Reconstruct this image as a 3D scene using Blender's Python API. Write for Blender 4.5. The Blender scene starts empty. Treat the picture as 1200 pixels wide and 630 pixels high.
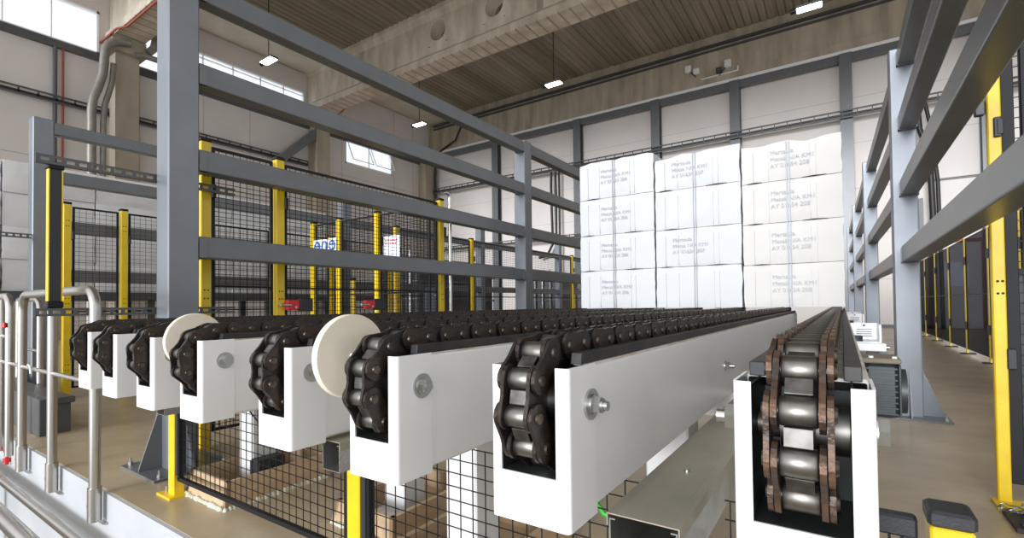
import bpy, math, random
from mathutils import Matrix, Vector, noise
random.seed(7)
SC = bpy.context.scene
COL = SC.collection
PI = math.pi

# ------------------------------------------------------------------ mesh builder
class MB:
    def __init__(s):
        s.v, s.f, s.mi, s.sm = [], [], [], []
    def add(s, vs, fs, mi=0, sm=False):
        b = len(s.v)
        s.v += [tuple(p) for p in vs]
        for f in fs:
            s.f.append(tuple(b + i for i in f)); s.mi.append(mi)
            s.sm.append(sm)
        return s
    def box(s, x0, x1, y0, y1, z0, z1, mi=0):
        v = [(x0,y0,z0),(x1,y0,z0),(x1,y1,z0),(x0,y1,z0),(x0,y0,z1),(x1,y0,z1),(x1,y1,z1),(x0,y1,z1)]
        return s.add(v, [(0,3,2,1),(4,5,6,7),(0,1,5,4),(1,2,6,5),(2,3,7,6),(3,0,4,7)], mi)
    def cbox(s, x0, x1, y0, y1, z0, z1, c=.004, mi=0):
        """box with chamfered vertical and top edges"""
        pts = [(x0+c,y0),(x1-c,y0),(x1,y0+c),(x1,y1-c),(x1-c,y1),(x0+c,y1),(x0,y1-c),(x0,y0+c)]
        cx, cy = (x0+x1)/2, (y0+y1)/2
        def ring(z, k):
            return [(cx+(p[0]-cx)*(1-k/(abs(x1-x0)/2)), cy+(p[1]-cy)*(1-k/(abs(y1-y0)/2)), z) for p in pts]
        v = ring(z0, c) + ring(z0+c, 0) + ring(z1-c, 0) + ring(z1, c)
        f = [tuple(range(7,-1,-1)), tuple(range(24,32))]
        for r in range(3):
            for i in range(8):
                j = (i+1) % 8
                f.append((r*8+i, r*8+j, r*8+8+j, r*8+8+i))
        return s.add(v, f, mi)
    def beam(s, p, q, w, h, up=(0,0,1), mi=0):
        p, q = Vector(p), Vector(q); d = (q-p).normalized(); up = Vector(up)
        a = d.cross(up)
        if a.length < 1e-4: a = d.cross(Vector((1,0,0)))
        a.normalize(); b = a.cross(d)
        v = []
        for o in (p, q):
            for sx, sz in ((-1,-1),(1,-1),(1,1),(-1,1)):
                v.append(o + a*(sx*w/2) + b*(sz*h/2))
        return s.add(v, [(0,1,2,3),(7,6,5,4),(0,4,5,1),(1,5,6,2),(2,6,7,3),(3,7,4,0)], mi)
    def cyl(s, p, q, r, n=16, r2=None, caps=True, mi=0):
        p, q = Vector(p), Vector(q); d = (q-p).normalized()
        a = d.orthogonal().normalized(); b = d.cross(a)
        r2 = r if r2 is None else r2
        v = [p + (a*math.cos(2*PI*i/n)+b*math.sin(2*PI*i/n))*r for i in range(n)]
        v += [q + (a*math.cos(2*PI*i/n)+b*math.sin(2*PI*i/n))*r2 for i in range(n)]
        s.add(v, [(i, (i+1)%n, n+(i+1)%n, n+i) for i in range(n)], mi, n > 8)
        if caps:
            s.add(v, [tuple(range(n-1,-1,-1)), tuple(range(n,2*n))], mi)
        return s
    def hexa(s, p, q, r, mi=0):
        return s.cyl(p, q, r, 6, mi=mi)
    def tube(s, pts, r, n=12, mi=0):
        pts = [Vector(p) for p in pts]
        rings = []
        prev = None
        for i, p in enumerate(pts):
            d = (pts[min(i+1, len(pts)-1)] - pts[max(i-1, 0)]).normalized()
            if prev is None: a = d.orthogonal().normalized()
            else: a = (prev - d*prev.dot(d)).normalized()
            prev = a; b = d.cross(a)
            rings += [p + (a*math.cos(2*PI*k/n)+b*math.sin(2*PI*k/n))*r for k in range(n)]
        f = []
        for i in range(len(pts)-1):
            for k in range(n):
                f.append((i*n+k, i*n+(k+1)%n, (i+1)*n+(k+1)%n, (i+1)*n+k))
        s.add(rings, f, mi, True)
        m = (len(pts)-1)*n
        s.add(rings, [tuple(range(n-1,-1,-1)), tuple(range(m, m+n))], mi)
        return s
    def prism(s, poly, axis, a, b, mi=0, sm=False):
        """poly: list of 2-D points; axis: 'x' -> poly is (y,z); 'y' -> (x,z); 'z' -> (x,y)"""
        def P(u, w, t):
            return (t,u,w) if axis == 'x' else ((u,t,w) if axis == 'y' else (u,w,t))
        n = len(poly)
        v = [P(u,w,a) for u,w in poly] + [P(u,w,b) for u,w in poly]
        s.add(v, [tuple(range(n-1,-1,-1)), tuple(range(n,2*n))], mi)
        s.add(v, [(i,(i+1)%n,n+(i+1)%n,n+i) for i in range(n)], mi, sm)
        return s
    def sheet(s, path, axis, a, b, t, mi=0):
        """thin bent sheet: offset path by t to its left, extruded a..b"""
        n = len(path); off = []
        for i in range(n):
            p0 = Vector(path[max(i-1,0)]); p1 = Vector(path[i]); p2 = Vector(path[min(i+1,n-1)])
            d1 = (p1-p0) if i > 0 else (p2-p1); d2 = (p2-p1) if i < n-1 else d1
            d1.normalize(); d2.normalize()
            nrm = Vector((-d1.y, d1.x)) + Vector((-d2.y, d2.x))
            k = nrm.length/2; nrm.normalize()
            off.append(p1 + nrm*(t/max(k,.4)))
        def P(u, w, tt):
            return (tt,u,w) if axis == 'x' else ((u,tt,w) if axis == 'y' else (u,w,tt))
        for i in range(n-1):
            q = [path[i], path[i+1], off[i+1], off[i]]
            v = [P(c[0],c[1],a) for c in q] + [P(c[0],c[1],b) for c in q]
            s.add(v, [(3,2,1,0),(4,5,6,7),(0,1,5,4),(1,2,6,5),(2,3,7,6),(3,0,4,7)], mi)
        return s
    def build(s, name, mats, parent=None, bevel=0):
        me = bpy.data.meshes.new(name)
        me.from_pydata(s.v, [], s.f)
        if not isinstance(mats, (list, tuple)): mats = [mats]
        for m in mats: me.materials.append(m)
        me.polygons.foreach_set('material_index', s.mi)
        me.polygons.foreach_set('use_smooth', s.sm)
        me.validate(); me.update()
        import bmesh
        bm = bmesh.new(); bm.from_mesh(me)
        bmesh.ops.recalc_face_normals(bm, faces=bm.faces)
        bm.to_mesh(me); bm.free()
        o = bpy.data.objects.new(name, me); COL.objects.link(o)
        if parent: o.parent = parent
        if bevel:
            b = o.modifiers.new('bevel', 'BEVEL'); b.width = bevel; b.segments = 2
            b.limit_method = 'ANGLE'; b.angle_limit = math.radians(40)
        return o

def tag(o, label, cat, group=None):
    o['label'] = label; o['category'] = cat
    if group: o['group'] = group
    return o
def thing(name, label, cat, loc=(0,0,0), group=None):
    o = bpy.data.objects.new(name, None); COL.objects.link(o)
    o.location = loc; o.empty_display_size = .1
    return tag(o, label, cat, group)
def local(o, root):
    """geometry was written in world coordinates: keep it there under a moved root"""
    o.parent = root
    o.matrix_parent_inverse = Matrix.Translation(-Vector(root.location))
    return o
def struct(name, mb, mat, parent=None, bevel=0):
    o = mb.build(name, mat, parent, bevel); o['kind'] = 'structure'
    return o
def arc(cx, cy, r, a0, a1, n=5):
    return [(cx+r*math.cos(math.radians(a0+(a1-a0)*i/n)), cy+r*math.sin(math.radians(a0+(a1-a0)*i/n))) for i in range(n+1)]

# ------------------------------------------------------------------ materials
def mat(name, col, rough=.5, metal=0., col2=None, scale=8., detail=4, bump=0., bscale=None, fac=(.35,.65), stretch=None, rvar=0., spec=None):
    m = bpy.data.materials.new(name); m.use_nodes = True
    nt = m.node_tree; bs = nt.nodes['Principled BSDF']
    bs.inputs['Base Color'].default_value = (*col, 1)
    bs.inputs['Roughness'].default_value = rough
    bs.inputs['Metallic'].default_value = metal
    if spec is not None: bs.inputs['Specular IOR Level'].default_value = spec
    tc = nt.nodes.new('ShaderNodeTexCoord')
    mp = nt.nodes.new('ShaderNodeMapping')
    nt.links.new(tc.outputs['Object'], mp.inputs['Vector'])
    if stretch: mp.inputs['Scale'].default_value = stretch
    nz = nt.nodes.new('ShaderNodeTexNoise'); nz.inputs['Scale'].default_value = scale; nz.inputs['Detail'].default_value = detail
    nt.links.new(mp.outputs['Vector'], nz.inputs['Vector'])
    if col2:
        rp = nt.nodes.new('ShaderNodeValToRGB')
        rp.color_ramp.elements[0].position = fac[0]; rp.color_ramp.elements[1].position = fac[1]
        rp.color_ramp.elements[0].color = (*col, 1); rp.color_ramp.elements[1].color = (*col2, 1)
        nt.links.new(nz.outputs['Fac'], rp.inputs['Fac'])
        nt.links.new(rp.outputs['Color'], bs.inputs['Base Color'])
    if rvar:
        mr = nt.nodes.new('ShaderNodeMapRange')
        mr.inputs['To Min'].default_value = rough-rvar; mr.inputs['To Max'].default_value = rough+rvar
        mr.inputs['From Min'].default_value = .3; mr.inputs['From Max'].default_value = .7
        nt.links.new(nz.outputs['Fac'], mr.inputs['Value']); nt.links.new(mr.outputs['Result'], bs.inputs['Roughness'])
    if bump:
        n2 = nt.nodes.new('ShaderNodeTexNoise'); n2.inputs['Scale'].default_value = bscale or scale*4; n2.inputs['Detail'].default_value = 5
        nt.links.new(mp.outputs['Vector'], n2.inputs['Vector'])
        bp = nt.nodes.new('ShaderNodeBump'); bp.inputs['Strength'].default_value = bump; bp.inputs['Distance'].default_value = .01
        nt.links.new(n2.outputs['Fac'], bp.inputs['Height']); nt.links.new(bp.outputs['Normal'], bs.inputs['Normal'])
    return m
M = {}
M['white'] = mat('white_paint', (.80,.80,.80), .32, 0, (.72,.715,.70), 3, fac=(.55,.85), bump=.02)
M['chain'] = mat('chain_plate_steel', (.040,.032,.027), .40, .6, (.085,.058,.042), 30, bump=.2, bscale=90, fac=(.5,.8), rvar=.1)
M['rusty'] = mat('rusty_chain_plate_steel', (.055,.040,.032), .45, .55, (.15,.085,.052), 30, bump=.25, bscale=90, fac=(.38,.66), rvar=.1)
M['roller'] = mat('worn_roller_steel', (.25,.235,.215), .42, 1, (.11,.095,.08), 22, fac=(.45,.75), stretch=(1,1,1), rvar=.08)
M['tooth'] = mat('sprocket_steel', (.20,.19,.18), .45, 1, (.09,.08,.07), 30, fac=(.4,.7))
M['pin'] = mat('pin_head_steel', (.13,.105,.085), .4, .85, (.06,.045,.035), 40)
M['liner'] = mat('black_guide_plate', (.018,.021,.022), .42, .1, (.035,.04,.038), 10, spec=.35)
M['strip'] = mat('black_wear_strip', (.013,.013,.016), .55, 0, (.035,.03,.026), 14, bump=.1)
M['dirt'] = mat('dusty_white_flange', (.55,.47,.33), .6, 0, (.75,.72,.66), 26, fac=(.4,.6), stretch=(1,.5,1))
M['zinc'] = mat('zinc_plated_steel', (.55,.56,.54), .30, 1, (.51,.52,.50), 8, rvar=.04)
M['galv'] = mat('galvanised_sheet', (.50,.51,.50), .36, .85, (.34,.33,.29), 7, fac=(.35,.7), rvar=.1, bump=.05)
M['grey'] = mat('grey_blue_steel_paint', (.125,.131,.140), .33, 0, (.14,.147,.156), 6, bump=.04, bscale=160)
M['post'] = mat('pale_grey_blue_post_paint', (.185,.20,.222), .42, .42, (.205,.22,.243), 5, bump=.03, bscale=120)
M['greyd'] = mat('dark_grey_steel_paint', (.085,.088,.092), .42, 0, (.07,.073,.078), 6)
M['yellow'] = mat('yellow_powder_coat', (.80,.56,.012), .38, 0, (.72,.49,.012), 10)
M['black'] = mat('black_powder_coat', (.010,.010,.012), .5, spec=.25)
M['blackp'] = mat('black_plastic', (.02,.021,.025), .5, bump=.1, bscale=200)
M['inox'] = mat('stainless_tube', (.52,.50,.475), .33, 1, (.46,.44,.41), 4, rvar=.03)
M['poly'] = mat('cream_polyethylene', (.86,.80,.68), .45, 0, (.80,.72,.58), 9, fac=(.3,.7))
M['poly'].node_tree.nodes['Principled BSDF'].inputs['Subsurface Weight'].default_value = .15
M['poly'].node_tree.nodes['Principled BSDF'].inputs['Subsurface Radius'].default_value = (.02,.015,.01)
M['pulp'] = mat('white_pulp_sheet', (.60,.605,.62), .9, 0, (.565,.57,.58), 3, bump=.5, bscale=7, fac=(.3,.8))
M['pulpc'] = mat('creamy_pulp_sheet', (.62,.605,.58), .9, 0, (.58,.56,.535), 3, bump=.5, bscale=7, fac=(.3,.8))
M['pulpd'] = mat('pulp_crease', (.53,.535,.55), .9)
M['wrap'] = mat('crumpled_white_wrap', (.82,.82,.83), .4, 0, (.74,.74,.75), 3, bump=1.0, bscale=5)
M['lid'] = mat('dusty_galvanised_lid', (.44,.40,.32), .42, .45, (.34,.32,.27), 9, fac=(.35,.7), rvar=.1, stretch=(1,.5,1))
M['ink'] = mat('pale_grey_ink', (.44,.45,.475), .8)
M['wire'] = mat('baling_wire', (.20,.21,.235), .45, .3)
M['conc'] = mat('board_marked_concrete', (.47,.41,.325), .85, 0, (.66,.59,.485), 2.2, detail=8, bump=.4, bscale=14, fac=(.36,.66), stretch=(1,1,.35))
M['concd'] = mat('brown_precast_concrete', (.31,.265,.205), .85, 0, (.43,.375,.295), 1.6, detail=8, bump=.4, bscale=14, fac=(.3,.75), stretch=(1,1,.35))
M['fascia'] = mat('streaked_fascia_concrete', (.36,.315,.24), .85, 0, (.52,.46,.365), 1.5, detail=9, bump=.4, bscale=12, fac=(.36,.64), stretch=(1.6,1,.3))
M['ceil'] = mat('ribbed_ceiling_concrete', (.20,.17,.125), .9, 0, (.35,.305,.235), .9, detail=8, fac=(.35,.68), stretch=(1.5,.12,1))
M['panel'] = mat('pinkish_grey_wall_panel', (.67,.625,.595), .6, 0, (.62,.58,.55), .6)
M['joint'] = mat('panel_joint', (.33,.31,.29), .8)
M['hole'] = mat('dark_opening', (.02,.018,.015), .9)
M['slab'] = mat('white_painted_curb', (.52,.54,.56), .5, 0, (.42,.44,.46), 2.5, fac=(.4,.8))
M['wood'] = mat('formwork_board', (.62,.46,.30), .7, 0, (.52,.36,.21), 3, detail=6, bump=.1, stretch=(6,1,6))
M['foam'] = mat('pale_expanding_foam', (.78,.76,.62), .8, 0, (.70,.66,.50), 30, bump=.8, bscale=60)
M['duct'] = mat('dull_grey_duct', (.27,.255,.225), .45, .3, (.22,.205,.18), 5)
M['plaster'] = mat('window_lit_edge_beam', (.66,.61,.53), .8, 0, (.58,.53,.45), 1.5)  # pale plaster tone also carries the window light along the ceiling edge
M['red'] = mat('red_plastic', (.65,.02,.025), .4)
M['redp'] = mat('red_pipe_paint', (.34,.07,.045), .6)
M['blue'] = mat('sign_blue', (.02,.10,.42), .5)
M['signw'] = mat('sign_white', (.85,.86,.88), .4)
M['cab'] = mat('blue_grey_cabinet', (.035,.045,.060), .5)
M['green'] = mat('green_cable', (.03,.42,.03), .45)
M['motor'] = mat('dark_teal_motor_paint', (.030,.040,.045), .42, .1, (.05,.06,.065), 12)
M['dust'] = mat('dusty_motor_top', (.20,.165,.12), .7)
M['cab2'] = mat('cable_black', (.01,.01,.01), .5)

def floor_material():
    m = bpy.data.materials.new('polished_concrete_floor'); m.use_nodes = True
    nt = m.node_tree; bs = nt.nodes['Principled BSDF']
    tc = nt.nodes.new('ShaderNodeTexCoord')
    n1 = nt.nodes.new('ShaderNodeTexNoise'); n1.inputs['Scale'].default_value = 1.3; n1.inputs['Detail'].default_value = 9; n1.inputs['Roughness'].default_value = .65
    nt.links.new(tc.outputs['Object'], n1.inputs['Vector'])
    rp = nt.nodes.new('ShaderNodeValToRGB')
    e = rp.color_ramp.elements
    e[0].position = .3; e[0].color = (.34,.26,.16,1); e[1].position = .72; e[1].color = (.60,.49,.33,1)
    nt.links.new(n1.outputs['Fac'], rp.inputs['Fac'])
    nt.links.new(rp.outputs['Color'], bs.inputs['Base Color'])
    mr = nt.nodes.new('ShaderNodeMapRange'); mr.inputs['To Min'].default_value = .22; mr.inputs['To Max'].default_value = .42
    n2 = nt.nodes.new('ShaderNodeTexNoise'); n2.inputs['Scale'].default_value = 3.5; n2.inputs['Detail'].default_value = 6
    nt.links.new(tc.outputs['Object'], n2.inputs['Vector'])
    nt.links.new(n2.outputs['Fac'], mr.inputs['Value']); nt.links.new(mr.outputs['Result'], bs.inputs['Roughness'])
    bp = nt.nodes.new('ShaderNodeBump'); bp.inputs['Strength'].default_value = .06; bp.inputs['Distance'].default_value = .01
    nt.links.new(n2.outputs['Fac'], bp.inputs['Height']); nt.links.new(bp.outputs['Normal'], bs.inputs['Normal'])
    return m
M['floor'] = floor_material()

def emis(name, col, s):
    m = bpy.data.materials.new(name); m.use_nodes = True
    bs = m.node_tree.nodes['Principled BSDF']
    bs.inputs['Base Color'].default_value = (*col,1)
    bs.inputs['Emission Color'].default_value = (*col,1); bs.inputs['Emission Strength'].default_value = s
    return m
M['lamp'] = emis('lit_lamp_diffuser', (1,.93,.80), 14)

def glassy(name, col, alpha, rough=.08):
    m = bpy.data.materials.new(name); m.use_nodes = True
    nt = m.node_tree; nt.nodes.clear()
    out = nt.nodes.new('ShaderNodeOutputMaterial'); mx = nt.nodes.new('ShaderNodeMixShader')
    tr = nt.nodes.new('ShaderNodeBsdfTransparent'); tr.inputs['Color'].default_value = (*col,1)
    gl = nt.nodes.new('ShaderNodeBsdfGlossy'); gl.inputs['Roughness'].default_value = rough
    gl.inputs['Color'].default_value = (.9,.92,.95,1)
    mx.inputs['Fac'].default_value = alpha
    nt.links.new(tr.outputs[0], mx.inputs[1]); nt.links.new(gl.outputs[0], mx.inputs[2]); nt.links.new(mx.outputs[0], out.inputs[0])
    return m
M['pane'] = glassy('window_glass', (.95,.97,1), .06)
M['tint'] = glassy('smoke_tinted_guard_sheet', (.26,.265,.285), .03, .15)

# ------------------------------------------------------------------ camera, world, light
cam = bpy.data.cameras.new('camera'); co = bpy.data.objects.new('camera', cam); COL.objects.link(co)
yaw, pitch, roll = math.radians(34.12), math.radians(1.057), math.radians(-.636)
r_ = Vector((math.cos(yaw), math.sin(yaw), 0)); f_ = Vector((-math.sin(yaw), math.cos(yaw), 0)); u_ = Vector((0,0,1))
f2 = f_*math.cos(pitch)+u_*math.sin(pitch); u2 = u_*math.cos(pitch)-f_*math.sin(pitch)
r3 = r_*math.cos(roll)+u2*math.sin(roll); u3 = u2*math.cos(roll)-r_*math.sin(roll)
mw = Matrix((( r3.x, u3.x, -f2.x, 0), (r3.y, u3.y, -f2.y, 0), (r3.z, u3.z, -f2.z, 1.0), (0,0,0,1)))
co.matrix_world = mw
cam.sensor_width = 36; cam.lens = 571.5/1200*36; cam.shift_y = 31.52/1200; cam.clip_start = .02; cam.clip_end = 200
SC.camera = co
SC.view_settings.view_transform = 'Standard'; SC.view_settings.look = 'None'
SC.view_settings.gamma = 1; SC.view_settings.use_curve_mapping = False
SC.view_settings.exposure = 0.35

w = bpy.data.worlds.new('daylight'); SC.world = w; w.use_nodes = True
bg = w.node_tree.nodes['Background']; bg.inputs['Color'].default_value = (.96,.975,1,1); bg.inputs['Strength'].default_value = 1.05
def sun(name, d, s, ang, col):
    l = bpy.data.lights.new(name, 'SUN'); l.energy = s; l.angle = math.radians(ang); l.color = col
    o = bpy.data.objects.new(name, l); COL.objects.link(o)
    o.rotation_euler = Vector(d).to_track_quat('-Z', 'Y').to_euler()
    return o
sun('daylight_through_open_gate', (.03, 1, -.16), 2.7, 20, (.93,.96,1))

# ------------------------------------------------------------------ setting
CEIL = 12.75
struct('floor', MB().box(-24, 14, .99, 23, -.3, 0), M['floor'])
struct('floor_lower', MB().box(-24, 14, -9, .97, -1.35, -1.2), M['concd'])
struct('wall_pit', MB().box(-24, 14, .97, .9895, -1.2, -.002), M['slab'])
# back wall: panels with sunken joints
b = MB()
b.box(-22, 14, 22.8, 23.0, 0, 10.7)
for z in (1.8, 3.55, 5.3, 7.05, 8.8):
    b.box(-22, 14, 22.796, 22.801, z, z+.012, 1)
struct('wall_back', b, [M['panel'], M['joint']])
b = MB().box(-22, 14, 22.62, 23.2, 10.58, CEIL)
b.box(-22, 14, 22.56, 22.62, 10.62, 10.95)
struct('trim_1', b, M['fascia'])                                   # concrete fascia over the back wall
struct('trim_2', MB().box(-21.0, 13, 22.46, 22.61, 10.462, 10.578), M['signw'])
for i, x in enumerate((-16.3, -11.1, -7.06, -3.65, .26, 4.2, 8.2)):
    b = MB().box(x-.2, x+.2, 22.42, 22.46, 0, 10.46).box(x-.2, x+.2, 22.74, 22.795, 0, 10.46).box(x-.03, x+.03, 22.46, 22.74, 0, 10.46)
    struct('trim_%d' % (3+i), b, M['grey'])
struct('trim_10', MB().box(-21.3, 13, 22.5, 22.72, 10.15, 10.46), M['grey'])
# left wall with clerestory openings
XL = -21.6
b = MB()
WY = [(-3.0, 6.0), (7.0, 13.95)]      # clerestory windows z 10..11.5
segs = [(-2.5, -2.2), (6.0, 7.0), (13.95, 23)]
b.box(XL-.25, XL, -2.5, 16.3, 0, 10.0); b.box(XL-.25, XL, -2.5, 23, 11.5, CEIL)
for y0, y1 in segs:
    if y1 != 23: b.box(XL-.25, XL, y0, y1, 10, 11.5)
b.box(XL-.25, XL, 16.3, 19.5, 0, 8.6); b.box(XL-.25, XL, 19.5, 23, 0, 11.5)
b.box(XL-.25, XL, 13.95, 16.3, 10.0, 11.5); b.box(XL-.25, XL, 16.3, 19.5, 9.95, 11.5)
for y in (-2, .4, 2.7, 7.2, 9.4, 11.3, 16.1, 19.7, 21.2):
    b.box(XL-.001, XL+.004, y, y+.02, 0, 9.85 if y < 16 else 12.4, 1)
for z in (2.2, 4.1, 6.0, 7.9):
    b.box(XL-.001, XL+.003, -2.5, 22.8, z, z+.02, 1)
struct('wall_left', b, [M['panel'], M['joint']])
def clerestory(n, y0, y1, z0, z1, mull, bars):
    b = MB()
    b.box(XL-.12, XL+.04, y0, y1, z0, z0+.07); b.box(XL-.12, XL+.04, y0, y1, z1-.07, z1)
    b.box(XL-.12, XL+.04, y0, y0+.07, z0, z1); b.box(XL-.12, XL+.04, y1-.07, y1, z0, z1)
    for y in mull: b.box(XL-.1, XL+.0, y-.018, y+.018, z0, z1)
    for z in bars: b.box(XL-.1, XL+.0, y0, y1, z-.015, z+.015)
    o = struct('window_%d' % n, b, M['signw'])
    p = MB().box(XL-.09, XL-.08, y0+.05, y1-.05, z0+.05, z1-.05).build('pane', M['pane'], o); p['kind'] = 'structure'
    return o
clerestory(1, -2.2, 6.0, 10.0, 11.5, (-1.5, 0, 1.5, 2.5, 3.6, 4.75), ())
clerestory(2, 7.0, 13.95, 10.0, 11.5, (8.2, 9.4, 10.6, 11.8, 12.9), (11.3,))
w3 = clerestory(3, 16.3, 19.5, 8.6, 9.95, (17.9,), ())
b = MB()
for y0 in (16.45, 17.98):      # tilted open sashes
    for (a1, a2) in (((XL+.02, y0, 9.8), (XL+.5, y0, 8.75)), ((XL+.02, y0+1.35, 9.8), (XL+.5, y0+1.35, 8.75)),
                     ((XL+.5, y0, 8.75), (XL+.5, y0+1.35, 8.75)), ((XL+.02, y0, 9.8), (XL+.02, y0+1.35, 9.8))):
        b.beam(a1, a2, .035, .035)
s_ = b.build('sash', M['signw'], w3); s_['kind'] = 'structure'
struct('trim_11', MB().box(XL, XL+.16, -2.5, 22.6, 9.74, 9.98), M['greyd'])      # ledge under the windows
struct('trim_12', MB().box(XL+.5, 14, 22.48, 22.6201, 12.2, 12.30).box(XL+.5, 14, 22.50, 22.6201, 12.02, 12.08), M['greyd'])
# concrete columns on the left wall
struct('trim_13', MB().box(XL, XL+.75, 6.25, 6.95, 0, 10.55, 0).cbox(XL, XL+.95, 6.1, 7.1, 10.0, 10.55), M['concd'])
struct('trim_14', MB().box(XL, XL+.75, 14.15, 14.85, 0, 10.55).cbox(XL, XL+.95, 14.0, 15.0, 10.0, 10.55), M['concd'])
struct('trim_15', MB().box(XL, XL+.6, 21.7, 22.56, 0, 10.6), M['concd'])
# girders along x with round openings
def girder(n, y0, holes):
    x0, x1, z0, z1 = XL+.02, 14., 10.55, CEIL
    b = MB()
    yc = y0; t = .30
    cuts = []
    for hx in holes: cuts.append((hx-.5, hx+.5, hx))
    x = x0
    for c0, c1, hx in cuts:
        b.box(x, c0, yc-t, yc+t, z0, z1); x = c1
        zc, r = 11.8, .40
        a0, a1 = zc-.55, zc+.55
        b.box(c0, c1, yc-t, yc+t, z0, a0); b.box(c0, c1, yc-t, yc+t, a1, z1)
        K = 32
        for k in range(K):
            v = []
            for kk in (k, k+1):
                an = 2*PI*kk/K; cx, cz = math.cos(an), math.sin(an)
                sc = 1/max(abs(cx)/.5, abs(cz)/.55)
                v.append(((hx+r*cx), zc+r*cz)); v.append((hx+cx*sc, zc+cz*sc))
            q = [v[0], v[2], v[3], v[1]]
            vv = [(p[0], yc-t, p[1]) for p in q] + [(p[0], yc+t, p[1]) for p in q]
            b.add(vv, [(0,1,2,3),(7,6,5,4),(0,4,5,1),(1,5,6,2),(2,6,7,3),(3,7,4,0)])
    b.box(x, x1, yc-t, yc+t, z0, z1)
    # bottom flange with chamfer, top ledge
    b.prism([(yc-.44,z0-.02),(yc+.44,z0-.02),(yc+.44,z0+.26),(yc+t,z0+.42),(yc-t,z0+.42),(yc-.44,z0+.26)], 'x', x0, x1)
    b.prism([(yc-t,z1-.45),(yc-.44,z1-.22),(yc-.44,z1),(yc+.44,z1),(yc+.44,z1-.22),(yc+t,z1-.45)], 'x', x0, x1)
    for k in range(70):          # board marks under the flange
        xx = x0+.6+k*.42
        b.box(xx, xx+.06, yc-.445, yc+.445, z0-.03, z0+.02, 1)
    for xx in (-17.6, -8.4, .5): b.box(xx, xx+.25, yc-t-.004, yc-t, z0+.42, z1-.45, 1)
    return struct('trim_%d' % n, b, [M['conc'], M['concd']])
girder(16, 14.4, [-12.93, -10.2, -7.5, -4.8, -2.1])
girder(17, 6.6, [-12.9, -10.2, -7.5, -4.8])
# ceiling: ribbed slabs running along y, and a rounded edge beam over the left wall, window light put into its pale colour
b = MB().box(-22, 14, -2.5, 23.2, CEIL, CEIL+.25)
x = XL+.4
while x < 13.8:
    for k in range(8):
        xx = x + .04 + k*.29
        b.prism([(xx, CEIL+.01), (xx+.05, CEIL-.05), (xx+.22, CEIL-.05), (xx+.27, CEIL+.01)], 'y', -2.5, 22.6)
    x += 2.4
struct('ceiling', b, M['ceil'])
b = MB()
b.prism([(XL, CEIL), (XL, 12.42), (XL+.35, 12.36), (XL+.9, 12.36), (XL+1.5, 12.43), (XL+2.0, 12.55), (XL+2.4, CEIL-.0)], 'y', -2.5, 22.6, 0, True)
struct('trim_18', b, M['plaster'])
# door in the back wall
b = MB().box(2.55, 2.68, 22.70, 22.80, 0, 3.0).box(3.95, 4.08, 22.70, 22.80, 0, 3.0).box(2.55, 4.08, 22.70, 22.80, 3.0, 3.12)
d = struct('door_1', b, M['redp'])
lf = MB().box(2.68, 3.95, 22.74, 22.79, .02, 3.0).build('door_leaf', M['panel'], d); lf['kind'] = 'structure'
gp = MB().box(3.0, 3.6, 22.725, 22.745, 1.5, 2.3).build('door_window', M['pane'], d); gp['kind'] = 'structure'
gp = MB().box(2.98, 3.62, 22.730, 22.738, 1.48, 2.32).build('door_window_frame', M['signw'], d); gp['kind'] = 'structure'
struct('trim_19', MB().box(4.5, 4.9, 22.3, 22.79, 0, 5.2).box(2.3, 2.42, 22.3, 22.79, 0, 4.6), M['greyd'])
struct('baseboard_back', MB().box(-21, 13, 22.76, 22.799, 0, .12), M['greyd'])

# ------------------------------------------------------------------ wall services
def cable_tray(name, label, p, q, wv, h, rungs, m=M['greyd']):
    t = thing(name, label, 'cable tray', p)
    p, q = Vector(p), Vector(q); d = (q-p).normalized(); L = (q-p).length
    side = Vector((0,0,1))
    b = MB(); n = int(L/rungs)
    for k in (-1, 1):
        o = p + side*(k*h/2); b.beam(o, o+d*L, .05, .05)
    for i in range(n+1):
        o = p + d*(i*L/n); b.beam(o-side*h/2, o+side*h/2, .05, .03)
    local(b.build('ladder', m), t)
    o = p + Vector((0, .0, 0)) 
    local(MB().beam(o+side*(-h*.15), o+d*L+side*(-h*.15), .03, h*.35).build('cables', M['cab2']), t)
    return t
cable_tray('cable_tray', 'upper ladder cable tray running along the back wall under the fascia', (-20.9,22.28,8.08), (7,22.28,8.08), .3, .26, .45)
cable_tray('cable_tray', 'lower ladder cable tray low across the left part of the back wall', (-20.5,22.28,4.45), (-2.5,22.28,4.45), .3, .2, .6)
cable_tray('cable_tray', 'ladder cable tray along the left window wall below the ledge', (XL+.2,-2,7.97), (XL+.2,14.0,7.97), .3, .22, .45)
t = MB().tube([(-12.6+.0,22.42,8.0),(-12.62,22.42,7.2),(-12.6,22.42,6),(-12.55,22.42,4.2),(-12.9,22.42,3.6),(-13.4,22.42,3.5)], .07, 8)
t.tube([(-12.35,22.42,8.0),(-12.3,22.42,6.5),(-12.35,22.42,4.0),(-12.35,22.42,0)], .05, 8)
t.tube([(-12.15,22.42,8.0),(-12.15,22.42,0)], .05, 8)
tag(t.build('cable_bundle', M['cab2']), 'black cable bundle dropping down the back wall behind the left frame', 'cable')
t = MB().tube([(2.3,22.12,8.0),(2.35,22.12,7.0),(2.6,22.12,6.1),(2.65,22.12,4),(2.6,22.12,0)], .09, 8).tube([(2.5,22.12,8.0),(2.65,22.12,7.0),(2.8,22.12,5.1),(2.85,22.12,0)], .06, 8)
tag(t.build('cable_bundle', M['cab2']), 'black cable bundle hanging beside the door on the back wall', 'cable')
t = MB().cyl((2.4,22.74,5.27),(8,22.74,5.27), .035, 8)
tag(t.build('wall_conduit', M['galv']), 'thin horizontal conduit across the right end of the back wall', 'conduit')
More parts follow.
